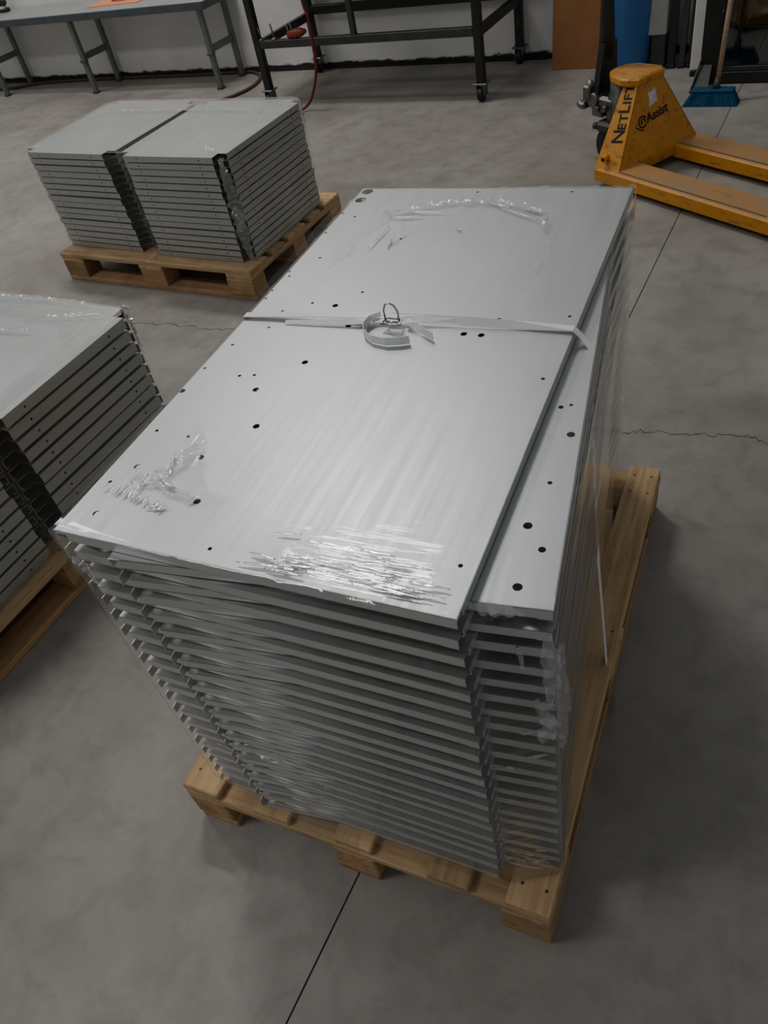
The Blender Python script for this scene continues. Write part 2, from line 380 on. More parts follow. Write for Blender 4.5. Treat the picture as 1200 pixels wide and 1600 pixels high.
# ------------------------------------------------------------------ trays
ORD = 'topmost,second,third,fourth,fifth,sixth,seventh,eighth,ninth,tenth,eleventh,twelfth,thirteenth,fourteenth,fifteenth,sixteenth,seventeenth,eighteenth,nineteenth,twentieth'.split(',')
def ordinal(i):
    return ORD[i]
def tray_meshes(w, d, h, notch, tophole, sidehole, rel, zm, fm, name):
    n = notch; r = .0012
    if n > .01:
        out = [(-w/2+n, -d/2), (w/2-n, -d/2), (w/2-n, -d/2+n), (w/2, -d/2+n), (w/2, d/2-n), (w/2-n, d/2-n), (w/2-n, d/2), (-w/2+n, d/2), (-w/2+n, d/2-n), (-w/2, d/2-n), (-w/2, -d/2+n), (-w/2+n, -d/2+n)]
    else:
        out = [(-w/2, -d/2), (w/2, -d/2), (w/2, d/2), (-w/2, d/2)]
    panel = plate(out, tophole, .0015, zm, 'panel')
    def fl(L):
        L2 = L/2 - (n if n > .01 else .0008)
        if n > .01: o = [(-L2, -h), (L2, -h), (L2, 0), (-L2, 0)]
        else:
            c, e = rel; o = [(-L2+c, -h), (L2, -h), (L2, 0)] + ([(-L2, 0), (-L2, -e), (-L2+c, -e)] if e else [(-L2+c, 0)])
        hs = [(s*(L2-.075), -h*.5, sidehole) for s in (-1, 1)] if sidehole else []
        me = plate(o, hs, .0015, fm, 'flange', 'XZ')
        # inward return lip along the bottom edge
        bm = bmesh.new(); bm.from_mesh(me); c = rel[0] if n <= .01 else .004
        vs = [bm.verts.new(p) for p in ((-L2+c, .0, -h), (L2-c, .0, -h), (L2-c, .012, -h), (-L2+c, .012, -h), (-L2+c, .0, -h+.0015), (L2-c, .0, -h+.0015), (L2-c, .012, -h+.0015), (-L2+c, .012, -h+.0015))]
        for f in ((3, 2, 1, 0), (4, 5, 6, 7), (0, 1, 5, 4), (1, 2, 6, 5), (2, 3, 7, 6), (3, 0, 4, 7)): bm.faces.new([vs[i] for i in f])
        bm.to_mesh(me); bm.free(); return me
    return dict(panel=panel, fw=fl(w), fd=fl(d), w=w, d=d, h=h)
def tray(M, loc, rz, label, group, panel=None):
    t = thing('steel_tray', label, 'tray', loc, rz, group)
    h = M['h']
    obj('panel', panel or M['panel'], t, (0, 0, h))
    obj('flange', M['fw'], t, (0, -M['d']/2, h)); obj('flange', M['fw'], t, (0, M['d']/2, h), math.pi)
    obj('flange', M['fd'], t, (M['w']/2, 0, h), math.pi/2); obj('flange', M['fd'], t, (-M['w']/2, 0, h), -math.pi/2)
    return t
HL = [(-0.142, 0.062), (-0.087, 0.001), (-0.056, 0.002), (0.126, 0.001), (0.156, 0.001), (-0.116, -0.116), (-0.165, -0.201), (-0.115, -0.288), (-0.166, -0.372), (-0.117, -0.458), (-0.257, -0.514), (-0.297, -0.226), (-0.257, -0.412)]
HM = [(0.171, 0.052), (-0.109, 0.113), (-0.114, 0.322), (-0.299, 0.175), (-0.299, 0.101), (-0.297, 0.072), (-0.239, 0.033), (-0.29, 0.158), (-0.192, 0.066), (-0.258, 0.234), (-0.296, 0.341), (0.284, 0.073), (0.284, -0.101), (-0.238, -0.023), (-0.02, 0.539), (0.182, 0.54), (-0.28, -0.085), (-0.261, 0.417), (-0.298, 0.433), (-0.215, -0.17), (-0.189, -0.164), (-0.293, -0.159), (-0.215, -0.332), (-0.28, -0.451), (-0.278, -0.329), (-0.048, -0.533), (0.281, -0.481)]
HB = [(0.254, -0.429, .0062), (0.277, -0.467, .005), (0.257, -0.529, .0062), (0.287, -0.247, .006), (0.266, -0.186, .004), (0.28, -0.18, .003), (0.271, -0.348, .0035)]
MW, MD = .6045, 1.116
AC, AA = (-.612, .99), .0743
BC, BA = (-.579, 1.009), .187
TOPZ = .9337
PIT = (TOPZ-.144)/40
MM = tray_meshes(MW, MD, PIT-.0012, .0, [], 0, (.018, .0), ZINC, ZINCEDGE, 'm')
PA = plate([(-MW/2, -MD/2), (MW/2, -MD/2), (MW/2, MD/2), (-MW/2, MD/2)], [(x, y, .0058) for x, y in HL] + [(x, y, .0032) for x, y in HM] + [(-.284, .541, .014), (-.283, .499, .013)], .0015, ZINC, 'panel', nseg=10)
NC = .018
notched = [(-MW/2+NC, -MD/2), (MW/2, -MD/2), (MW/2, MD/2), (-MW/2, MD/2), (-MW/2, -MD/2+NC), (-MW/2+NC, -MD/2+NC)]
PL = plate(notched, [], .0015, ZINC, 'panel')
MT = tray_meshes(MW, MD, PIT-.0012, .0, [], 0, (.02, .006), ZINC, ZINCEDGE, 'm')
PB = plate([(-MW/2, -MD/2), (MW/2, -MD/2), (MW/2, MD/2), (-MW/2, MD/2)], HB, .0015, ZINC, 'panel', nseg=10)
for i in range(40):
    k = 39-i; isA = i % 2 == 1
    c, a = (AC, AA) if isA else (BC, BA)
    j = 0 if k < 2 else .0016
    lab = ('galvanised steel tray swung left, %s of its kind from the top of the tall stack' if isA else 'galvanised steel tray swung right, %s of its kind from the top of the tall stack') % ('first' if k//2 == 0 else ordinal(k//2))
    if k == 0: lab = 'large drilled galvanised tray on top of the tall foreground stack, under the strap'
    tray(MT if k == 0 else MM, (c[0]+random.uniform(-j, j), c[1]+random.uniform(-j, j), .144+PIT*i), a+random.uniform(-j, j)*1.2, lab, 'galvanised trays in the tall foreground stack', PA if k == 0 else PB if k == 1 else PL)
# rear pallet: two piles
H2 = (.607-.144)/16
M2 = tray_meshes(.585, .655, H2-.004, .045, [], .0035, (.02, .006), ZINC2, ZINCEDGE2, 'r')
for side, (cx, cy, a) in (('left', (-3.095, 2.835, -.03)), ('right', (-2.488, 2.815, -.012))):
    for i in range(16):
        k = 15-i; j = .003
        tray(M2, (cx+random.uniform(-j, j)-.02*(i/15 if side == 'left' else .0), cy+random.uniform(-j, j), .144+H2*i), a+random.uniform(-j, j),
             'galvanised tray with notched corners, %s from the top of the rear pallet\'s %s pile' % (ordinal(k), side), 'notched trays on the rear pallet')
# left pallet: two piles
H3 = (.585-.144)/11
M3 = tray_meshes(.70, .585, H3-.007, .045, [], .004, (.02, .006), ZINC2, ZINCEDGE2, 'l')
for side, (cx, cy, a) in (('far', (-2.135, 1.142, .0)), ('near', (-2.135, .545, .015))):
    for i in range(11):
        k = 10-i; j = .0025
        tray(M3, (cx+random.uniform(-j, j), cy+random.uniform(-j, j), .144+H3*i), a+random.uniform(-j, j),
             'galvanised tray with notched corners, %s from the top of the left pallet\'s %s pile' % (ordinal(k), side), 'notched trays on the left pallet')

# ------------------------------------------------------------------ stretch film
def rot(p, c, a): s, q = math.sin(a), math.cos(a); return (c[0]+p[0]*q-p[1]*s, c[1]+p[0]*s+p[1]*q)
def hull(pts):
    pts = sorted(pts)
    def half(P):
        h = []
        for p in P:
            while len(h) > 1 and (h[-1][0]-h[-2][0])*(p[1]-h[-2][1])-(h[-1][1]-h[-2][1])*(p[0]-h[-2][0]) <= 0: h.pop()
            h.append(p)
        return h
    a, b = half(pts), half(pts[::-1]); return a[:-1]+b[:-1]
def offset(poly, d):
    out = []
    n = len(poly)
    for i in range(n):
        p0, p1, p2 = Vector(poly[i-1]), Vector(poly[i]), Vector(poly[(i+1) % n])
        e1 = (p1-p0).normalized(); e2 = (p2-p1).normalized(); n1 = Vector((e1.y, -e1.x)); n2 = Vector((e2.y, -e2.x))
        m = (n1+n2).normalized(); out.append(tuple(p1 + m*d/max(.4, m.dot(n1))))
    return out
def arc_pts(poly, step):
    P = []; s = 0
    n = len(poly)
    for i in range(n):
        a, b = Vector(poly[i]), Vector(poly[(i+1) % n]); L = (b-a).length; k = max(1, int(L/step)); nr = Vector(((b-a).y, -(b-a).x)).normalized()
        for j in range(k): t = j/k; P.append((a.lerp(b, t), nr, s+L*t, min(t, 1-t)*L))
        s += L
    return P
def edge_dist(poly, x, y):
    best = (9, 0, 0); s = 0; n = len(poly)
    for i in range(n):
        ax, ay = poly[i]; bx, by = poly[(i+1) % n]; dx, dy = bx-ax, by-ay; L = math.hypot(dx, dy)
        t = max(0, min(1, ((x-ax)*dx+(y-ay)*dy)/(L*L))); d = math.hypot(x-ax-t*dx, y-ay-t*dy)
        if d < best[0]: best = (d, s+t*L, i)
        s += L
    return best
def inside(poly, x, y):
    r = False; n = len(poly)
    for i in range(n):
        x1, y1 = poly[i]; x2, y2 = poly[(i+1) % n]
        if (y1 > y) != (y2 > y) and x < (x2-x1)*(y-y1)/(y2-y1)+x1: r = not r
    return r
def film_obj(name, bm, uvs, wr, mat, parent):
    me = bpy.data.meshes.new(name)
    for f in bm.faces: f.smooth = True
    bm.verts.index_update(); bm.to_mesh(me); bm.free()
    ul = me.uv_layers.new(name='wrap')
    for lp in me.loops: ul.data[lp.index].uv = uvs[lp.vertex_index]
    at = me.attributes.new('wrinkle', 'FLOAT', 'POINT')
    for i, v in enumerate(wr): at.data[i].value = v
    me.materials.append(mat); return obj(name, me, parent)
def skirt(parent, poly, z0, z1, wfun, step=.01, amp=.003, mat=None):
    P = arc_pts(poly, step); nz = max(2, int((z1-z0)/step)); bm = bmesh.new(); uv = []; wr = []; V = []
    for r in range(nz+1):
        z = z0+(z1-z0)*r/nz; row = []
        for p, nr, s, e in P:
            wv = wfun(s, z)
            d = (noise.noise((s*2.2, z*16, 3))*amp + noise.noise((s*11, z*45, 9))*amp*wv)*min(1, e/.03)*.6
            row.append(bm.verts.new((p.x+nr.x*d, p.y+nr.y*d, z))); uv.append((s, z)); wr.append(wv)
        V.append(row)
    n = len(P)
    for a, b in zip(V, V[1:]):
        for k in range(n): bm.faces.new((a[k], a[(k+1) % n], b[(k+1) % n], b[k]))
    return film_obj('film_sides', bm, uv, wr, mat or FILM, parent)
def cover(parent, poly, hole, zfun, wfun, cell=.007, amp=.0015, name='film_top'):
    xs = [p[0] for p in poly]; ys = [p[1] for p in poly]; x0, x1, y0, y1 = min(xs), max(xs), min(ys), max(ys)
    nx, ny = int((x1-x0)/cell)+1, int((y1-y0)/cell)+1; bm = bmesh.new(); uv = []; wr = []; G_ = {}
    for i in range(nx+1):
        for j in range(ny+1):
            x, y = x0+(x1-x0)*i/nx, y0+(y1-y0)*j/ny
            hx = x+noise.noise((x*14, y*14, 1))*.02; hy = y+noise.noise((x*14, y*14, 5))*.02
            if not inside(poly, x, y) or (hole and inside(hole, hx, hy)): continue
            d, s, _ = edge_dist(poly, x, y); wv = wfun(x, y, d)
            z = zfun(x, y)+.0025+abs(noise.noise((s*5, d*45, 2)))*amp*(.4+1.5*wv)+wv*max(0, noise.noise((x*30, y*30, 4)))*amp*2
            G_[i, j] = bm.verts.new((x, y, z)); uv.append((s, d)); wr.append(wv)
    for (i, j), v in list(G_.items()):
        q = [G_.get(k) for k in ((i, j), (i+1, j), (i+1, j+1), (i, j+1))]
        if all(q): bm.faces.new(q)
    return film_obj(name, bm, uv, wr, FILM, parent)
def fold(parent, path, width, up, amp=.008, n=40, m=6, seed=1, name='film_fold'):
    """crumpled ribbon of film"""
    path = [Vector(p) for p in path]; up = Vector(up).normalized(); bm = bmesh.new(); uv = []; wr = []; V = []
    L = [0]
    for a, b in zip(path, path[1:]): L.append(L[-1]+(b-a).length)
    for i in range(n+1):
        s = L[-1]*i/n; k = max(0, min(len(path)-2, next((q for q in range(len(L)-1) if s <= L[q+1]), len(path)-2)))
        t = (s-L[k])/max(1e-6, L[k+1]-L[k]); p = path[k].lerp(path[k+1], t); d = (path[k+1]-path[k]).normalized(); sd = d.cross(up).normalized()
        wdt = width*(.55+.7*abs(noise.noise((s*14, seed, 0))))*math.sin(math.pi*min(1, max(.06, i/n)))**.4
        row = []
        for j in range(m+1):
            q = (j/m-.5)*wdt
            h = abs(noise.noise((s*60, q*90, seed*3.1)))*amp*2.2
            row.append(bm.verts.new(p+sd*(q+noise.noise((s*50, q*50, seed))*width*.12)+up*(h+.001))); uv.append((s, q)); wr.append(1)
        V.append(row)
    for a, b in zip(V, V[1:]):
        for k in range(m): bm.faces.new((a[k], a[k+1], b[k+1], b[k]))
    return film_obj(name, bm, uv, wr, FOLD, parent)

crn = [(-MW/2, -MD/2), (MW/2, -MD/2), (MW/2, MD/2), (-MW/2, MD/2)]
Apoly = [rot(p, AC, AA) for p in crn]; Bpoly = [rot(p, BC, BA) for p in crn]
H1 = offset(hull(Apoly+Bpoly), .005)
F1 = thing('stretch_film', 'clear crinkled stretch film wrapped around the tall foreground tray stack', 'plastic wrap', (0, 0, 0))
def w1(s, z):
    v = .12 + .75*max(0, noise.noise((s*3.1, z*4.3, 7))-.05)
    return min(1, v)
skirt(F1, H1, .15, TOPZ+.001, w1, .01, .004)
hole1 = [rot(p, AC, AA) for p in [(-.2, .30), (-.164, .426), (-.038, .479), (.076, .468), (.151, .432), (.185, .3), (.2, -.2), (.19, -.44), (.03, -.455), (-.09, -.44), (-.17, -.37), (-.215, -.2), (-.205, .1)]]
def z1(x, y):
    if inside(Apoly, x, y): return TOPZ
    d = edge_dist(Apoly, x, y)[0]; return TOPZ-PIT*min(1, d/.02)+.001
def wt1(x, y, d):
    c, s = math.cos(-AA), math.sin(-AA); dx, dy = x-AC[0], y-AC[1]; lx, ly = dx*c-dy*s, dx*s+dy*c
    dh = edge_dist(hole1, x, y)[0]; v = .08
    if ly > .2: v = max(v, .75*math.exp(-(dh/.03)**2)*(1 if lx < .2 else .3))
    if ly < -.3 and lx < -.05: v = max(v, .5*math.exp(-(dh/.04)**2)*min(1, max(0, (-.05-lx)/.06)))
    if ly < -.44 and lx > -.1:
        e = math.exp(-((lx-.13+.3*(ly+.51))/.12)**2)*math.exp(-((ly+.515)/.04)**2)
        v = max(v, min(1, e*(.55+1.1*abs(noise.noise((lx*9, ly*60, 8))))))
    return v
cover(F1, [p for p in H1], hole1, z1, wt1)
AL = lambda x, y, z=0: (*rot((x, y), AC, AA), TOPZ+z)
fold(F1, [AL(-.17, .42, .003), AL(-.1, .462, .003), AL(-.04, .48, .003), AL(.04, .478, .003), AL(.1, .46, .003), AL(.15, .432, .003)], .022, (0, 0, 1), .006, 60, 5, 2)
fold(F1, [AL(.15, .432, .003), AL(.165, .40, .003), AL(.172, .36, .003)], .02, (0, 0, 1), .006, 26, 5, 3)
fold(F1, [AL(-.125, .30, .003), AL(-.118, .325, .003), AL(-.11, .345, .003)], .014, (0, 0, 1), .006, 20, 4, 4)
fold(F1, [AL(-.24, -.455, .003), AL(-.2, -.43, .003), AL(-.185, -.39, .003), AL(-.175, -.35, .003)], .03, (0, 0, 1), .007, 40, 6, 5)
fold(F1, [AL(-.21, -.44, .003), AL(-.16, -.452, .003), AL(-.12, -.46, .003)], .02, (0, 0, 1), .006, 30, 5, 6)
# crumpled film bunched on the near side and its corners
hx = sorted(H1, key=lambda p: -p[1])
NLc = min(H1, key=lambda p: p[0]*.2+p[1]); 
def near_pt(t, z, out=.004):   # along the near face of the wrap, t=0 left .. 1 right
    a = Vector(offset(Apoly, .006)[0]); b = Vector(offset(Bpoly, .006)[1]); p = a.lerp(b, t); d = (b-a).normalized(); nr = Vector((d.y, -d.x))
    return (p.x+nr.x*out, p.y+nr.y*out, z)
NN = Vector(near_pt(.5, 0, 1))-Vector(near_pt(.5, 0, 0))
for k, (pts, wd) in enumerate([([(.60, .90), (.595, .84), (.60, .79)], .03), ([(.62, .80), (.66, .79), (.72, .79)], .035), ([(.66, .83), (.70, .80)], .02),
        ([(.985, .88), (.99, .80), (.985, .72)], .03), ([(.96, .74), (.985, .68), (.97, .64)], .04), ([(.93, .86), (.94, .81)], .012), ([(.84, .915), (.90, .918), (.95, .915)], .03),
        ([(.03, .90), (.06, .87), (.07, .82)], .035), ([(.20, .40), (.3, .345), (.42, .30), (.47, .26)], .06), ([(.46, .26), (.5, .21), (.52, .17)], .05), ([(.30, .27), (.4, .235)], .03),
        ([(.86, .22), (.95, .215)], .012), ([(.88, .20), (.97, .2)], .012), ([(.83, .175), (.96, .185)], .016), ([(.80, .52), (.92, .535)], .01), ([(.80, .56), (.88, .57)], .01)]):
    fold(F1, [near_pt(t, z, .003) for t, z in pts], wd, NN, .007, 30, 5, 10+k)
cr = Vector(offset(Bpoly, .006)[1])
fold(F1, [(cr.x, cr.y, .86), (cr.x+.002, cr.y, .74), (cr.x+.001, cr.y, .62)], .03, (.8, -.6, 0), .008, 40, 5, 40)
# pulled creases in the film that catch the lamps
def creases(parent, segs, r, flat=1):
    b = MB()
    for p, q, nr in segs:
        p, q, nr = Vector(p), Vector(q), Vector(nr); n = 8; rr = r*random.uniform(.6, 1.2); pts = []
        for i in range(n+1):
            t = i/n; pts.append(p.lerp(q, t)+nr*(math.sin(math.pi*t)*rr*.5)+Vector((random.uniform(-1, 1), random.uniform(-1, 1), random.uniform(-1, 1)))*rr*.25)
        k0 = len(b.bm.verts); b.tube(pts, [rr*(.25+.75*math.sin(math.pi*i/n)) for i in range(n+1)], 6)
        b.bm.verts.ensure_lookup_table()
        if flat < 1:      # press the ridge down onto the sheet
            for v in b.bm.verts[k0:]:
                h = (v.co-p).dot(nr); v.co -= nr*h*(1-flat)
    bm = b.bm; k = len(bm.verts); bm.verts.ensure_lookup_table()
    return tag(film_obj('film_crease', bm, [(v.co.x, v.co.y) for v in bm.verts], [.8]*k, CREASE, parent), kind='stuff')
NS = [((0.268, 0.862), (0.408, 0.858)), ((0.429, 0.873), (0.512, 0.881)), ((0.16, 0.784), (0.245, 0.774)), ((0.241, 0.775), (0.294, 0.77)), ((0.274, 0.507), (0.312, 0.506)), ((0.529, 0.662), (0.64, 0.656)), ((0.437, 0.581), (0.568, 0.584)), ((0.672, 0.531), (0.734, 0.533)), ((0.62, 0.495), (0.672, 0.49)), ((0.829, 0.504), (0.884, 0.521)), ((0.931, 0.568), (0.976, 0.593)), ((0.895, 0.154), (0.978, 0.222)), ((0.933, 0.23), (0.973, 0.258)), ((0.853, 0.062), (0.949, 0.153)), ((0.92, 0.634), (0.957, 0.652)), ((0.556, 0.744), (0.629, 0.741)), ((0.59, 0.705), (0.676, 0.705)), ((0.097, 0.367), (0.247, 0.316)), ((0.386, 0.476), (0.444, 0.469)), ((0.199, 0.226), (0.264, 0.243)), ((0.293, 0.228), (0.332, 0.239))]
creases(F1, [(near_pt(a[0], max(.15, a[1]), .003), near_pt(b_[0], max(.15, b_[1]), .003), NN) for a, b_ in NS], .0028)
TS = [((-0.248, -0.419), (-0.251, -0.474)), ((-0.222, -0.426), (-0.219, -0.475)), ((-0.208, -0.376), (-0.193, -0.419)), ((-0.116, -0.45), (-0.126, -0.465)), ((-0.187, -0.489), (-0.152, -0.481)), ((-0.196, -0.434), (-0.159, -0.446)), ((-0.165, 0.27), (-0.157, 0.368)), ((-0.126, 0.278), (-0.131, 0.315)), ((-0.012, 0.37), (0.006, 0.356)), ((-0.165, 0.435), (-0.05, 0.431)), ((-0.168, 0.405), (-0.1, 0.413)), ((0.107, 0.454), (0.151, 0.432)), ((0.044, 0.462), (0.153, 0.399)), ((0.017, 0.483), (0.08, 0.454))]
for k in range(11): TS.append(((-.27+.011*k, -.455-.002*k), (-.272+.011*k+random.uniform(-.006, .006), -.472-.002*k)))
for k in range(26):
    x = random.uniform(.0, .24); y = random.uniform(-.548, -.478); L_ = random.uniform(.02, .07); TS.append(((x, y), (x+L_, y+random.uniform(-.004, .006)-.05*L_*(x-.1)*8)))
creases(F1, [(AL(*a, .004), AL(*b_, .004), (0, 0, 1)) for a, b_ in TS], .0030, .13)
# rear pallet film
R2 = [(-3.40, 2.505), (-2.19, 2.483), (-2.188, 3.145), (-3.40, 3.165)]
H2p = offset([(-3.40, 2.55), (-3.35, 2.505), (-2.235, 2.483), (-2.19, 2.53), (-2.188, 3.10), (-2.235, 3.145), (-3.35, 3.165), (-3.40, 3.12)], .004)
F2 = thing('stretch_film', 'clear stretch film bound over the tray piles on the rear pallet', 'plastic wrap')
skirt(F2, H2p, .16, .608, lambda s, z: min(1, .1+.5*max(0, noise.noise((s*4, z*5, 17)))), .012, .003)
cover(F2, H2p, [(-3.30, 2.53), (-2.32, 2.51), (-2.24, 2.62), (-2.25, 2.9), (-2.31, 2.99), (-3.26, 3.01), (-3.34, 2.9)], lambda x, y: .608, lambda x, y, d: .3 if y > 2.95 else .12, .01)
fold(F2, [(-3.27, 3.0, .612), (-2.9, 3.0, .612), (-2.36, 2.985, .612), (-2.27, 2.93, .612), (-2.245, 2.85, .612)], .016, (0, 0, 1), .004, 70, 4, 50)
c2 = (-2.205, 2.495)
fold(F2, [(c2[0]-.005, c2[1], .60), (c2[0], c2[1], .45), (c2[0]-.004, c2[1], .30), (c2[0], c2[1], .16)], .075, (.7, -.7, 0), .012, 90, 9, 51)
fold(F2, [(c2[0]-.01, c2[1]-.01, .40), (c2[0]+.012, c2[1], .35), (c2[0]-.004, c2[1]-.005, .29)], .06, (.7, -.7, 0), .014, 40, 8, 57)
fold(F2, [(-2.32, 2.56, .612), (-2.29, 2.535, .612), (-2.25, 2.525, .612)], .04, (0, 0, 1), .008, 20, 5, 52)
fold(F2, [(-3.345, 2.555, .612), (-3.32, 2.57, .612)], .02, (0, 0, 1), .005, 10, 4, 53)
fold(F2, [(-2.24, 3.1, .60), (-2.195, 3.11, .59), (-2.19, 3.1, .5)], .02, (.7, .7, .2), .006, 30, 4, 54)
# left pallet film
H3p = offset([(-2.485, .30), (-2.44, .255), (-1.83, .255), (-1.785, .30), (-1.785, 1.39), (-1.83, 1.435), (-2.44, 1.435), (-2.485, 1.39)], .004)
F3 = thing('stretch_film', 'clear stretch film with twisted edge over the left pallet\'s tray piles', 'plastic wrap')
skirt(F3, H3p, .16, .586, lambda s, z: min(1, .1+.5*max(0, noise.noise((s*4, z*5, 27)))), .012, .003)
cover(F3, H3p, [(-2.38, .40), (-1.95, .40), (-1.87, .5), (-1.88, 1.2), (-1.98, 1.30), (-2.38, 1.3)], lambda x, y: .586, lambda x, y, d: .6 if y > 1.2 else (.5 if x > -1.97 else .15), .01)
fold(F3, [(-1.83, 1.44, .59), (-1.80, 1.42, .585), (-1.78, 1.40, .56), (-1.778, 1.395, .47)], .05, (.6, .6, .5), .012, 50, 7, 60)
fold(F3, [(-2.05, 1.33, .59), (-1.95, 1.35, .59), (-1.85, 1.38, .59)], .02, (0, 0, 1), .005, 30, 4, 61)
fold(F3, [(-2.35, 1.40, .59), (-2.15, 1.42, .59), (-1.95, 1.42, .59)], .03, (0, 0, 1), .006, 40, 4, 62)
fold(F3, [(-2.3, 1.22, .59), (-2.12, 1.24, .59), (-2.04, 1.25, .59)], .03, (0, 0, 1), .006, 30, 4, 63)

# ------------------------------------------------------------------ strap with buckle
ST = thing('packing_strap', 'white plastic strap with wire buckle across the top of the tall stack', 'strap', (AC[0], AC[1], TOPZ), AA)
def ribbon(name, pts, sides, th, mat, parent):
    """pts centre line, sides half-width vectors"""
    b = MB(); rings = []
    for i, (p, s) in enumerate(zip(pts, sides)):
        p, s = Vector(p), Vector(s); d = (Vector(pts[min(i+1, len(pts)-1)])-Vector(pts[max(i-1, 0)])).normalized(); n = d.cross(s).normalized()*th/2
        rings.append([p-s-n, p+s-n, p+s+n, p-s+n])
    return b.loft(rings).build(name, mat, parent)
hw = .0075
ribbon('band', [(-.306, .004, -.10), (-.306, .004, -.01), (-.303, .004, .004), (-.2, .010, .007), (-.1, .016, .010), (-.02, .020, .012), (.05, .021, .010), (.12, .024, .008), (.2, .027, .006), (.30, .030, .004), (.312, .030, -.008), (.330, .018, -.022), (.338, .012, -.2), (.362, -.02, -.5), (.39, -.04, -.79)],
       [(0, hw, 0), (0, hw, 0), (0, hw, 0), (0, hw, 0), (0, hw, .001), (0, hw, .001), (0, hw*.9, .004), (0, hw*.6, .006), (0, hw*.5, .006), (0, hw, 0), (0, hw, 0), (0, hw, 0), (0, hw, 0), (0, hw, 0), (0, hw, 0)], .0012, WHITEP, ST)
ribbon('band_overlap', [(-.21, -.008, .003), (-.14, -.004, .005), (-.08, .001, .007), (-.04, .006, .008)], [(0, hw*.35, .002), (0, hw*.55, .003), (0, hw*.7, .003), (0, hw*.8, 0)], .0012, WHITEP, ST)
ribbon('loose_tail', [(-.03, .018, .012), (-.047, .008, .010), (-.05, -.012, .009), (-.04, -.034, .008), (-.02, -.047, .008), (.006, -.052, .008), (.03, -.047, .008), (.046, -.040, .008)], [(0, .004, .006)]+[(0, 0, hw)]*7, .0012, WHITEP, ST)
ribbon('cut_end', [(.02, .012, .012), (.045, -.004, .009), (.065, -.016, .008), (.082, -.026, .008)], [(0, hw, .001), (0, .003, hw*.9), (0, 0, hw), (0, 0, hw)], .0012, WHITEP, ST)
bk = MB()
pts = [(-.014, .004, .012), (-.016, .006, .03), (-.013, .008, .040), (-.006, .009, .0435), (.003, .008, .040), (.010, .006, .03), (.011, .004, .012)]
bk.tube(pts, .0018, 8); bk.tube([(-.02, -.006, .0115), (-.014, .012, .0125), (.012, .012, .0125), (.018, -.006, .0115), (-.02, -.006, .0115)], .0018, 8)
bk.tube([(-.012, .0, .013), (.010, .0, .013)], .0018, 8)
bk.build('buckle', CHROME, ST)

# ------------------------------------------------------------------ hand pallet truck
jk = thing('pallet_truck', 'yellow hand pallet truck with black lettering on the right', 'pallet truck', (-1.017, 3.70, 0), math.atan2(-.495, .869))
def fork(v0, v1):
    z0, z1, t = .028, .086, .005
    L = 1.12
    b = MB()
    sec = [(v0, z0), (v0, z1-.008), (v0+.008, z1), (v1-.008, z1), (v1, z1-.008), (v1, z0), (v1-t, z0), (v1-t, z1-.012), (v0+t, z1-.012), (v0+t, z0)]
    rr = [[(u_, y, z) for y, z in sec] for u_ in (.0, L-.16)]
    c = (v0+v1)/2
    rr.append([(L, c+(y-c)*.6, z0+(z-z0)*.75+.004) for y, z in sec])
    f = b.loft(rr).build('fork', YELLOW, jk)
    g = MB(); g.box((.13, v0+.022, z1-.001), (L-.2, v0+.026, z1+.0015)).build('groove_line', SOOT, f)  # dark strip stands in for the shaded groove along the fork top
    r_ = MB(); r_.lathe([(.03, -.04), (.036, -.036), (.036, .036), (.03, .04)], (L-.2, c, .0365), (0, 1, 0), 18).build('load_roller', RUBBER, f)
fork(-.005, .157); fork(.395, .562)
vb0, vb1, vt0, vt1 = .022, .540, .2, .36
zb, zt = .083, .39
# back-rest plate (faces the forks), side webs and head, welded from folded sheet
b = MB(); T = .006
fr_ = [(.130, vb0, zb), (.130, vb1, zb), (.052, vt1, zt), (.052, vt0, zt)]
b.prism(fr_, (-T, 0, 0)); b.build('backrest_plate', YELLOW, jk)
sideq = [(.0, -.004, zb), (.130, vb0, zb), (.052, vt0, zt), (-.018, vt0-.03, zt)]
_a, _b, _c = Vector(sideq[0]), Vector(sideq[1]), Vector(sideq[2]); _n = (_b-_a).cross(_c-_a)
sideq[3] = (-.018, _a.y-(_n.x*(-.018-_a.x)+_n.z*(zt-_a.z))/_n.y, zt)
b = MB(); b.prism(sideq, (0, T, 0)); sw = b.build('side_web', YELLOW, jk)
b = MB(); b.prism([(x, (.5625-y), z) for x, y, z in sideq], (0, -T, 0)); b.build('side_web', YELLOW, jk)
MB().box((.0, -.003, .036), (.130, .560, .084), .006).build('cross_member', YELLOW, jk)
hb = MB(); ring = lambda z, g: [(.058+g, .200-g, z), (.058+g, .362+g, z), (.02, .39+g, z), (-.10, .375+g, z), (-.150-g, .33, z), (-.162-g, .28, z), (-.150-g, .23, z), (-.10, .185-g, z), (-.02, .165-g, z), (.02, .172-g, z)]
hb.loft([ring(.388, -.004), ring(.394, 0), ring(.414, 0), ring(.421, -.008)]).build('head', YELLOW, jk)
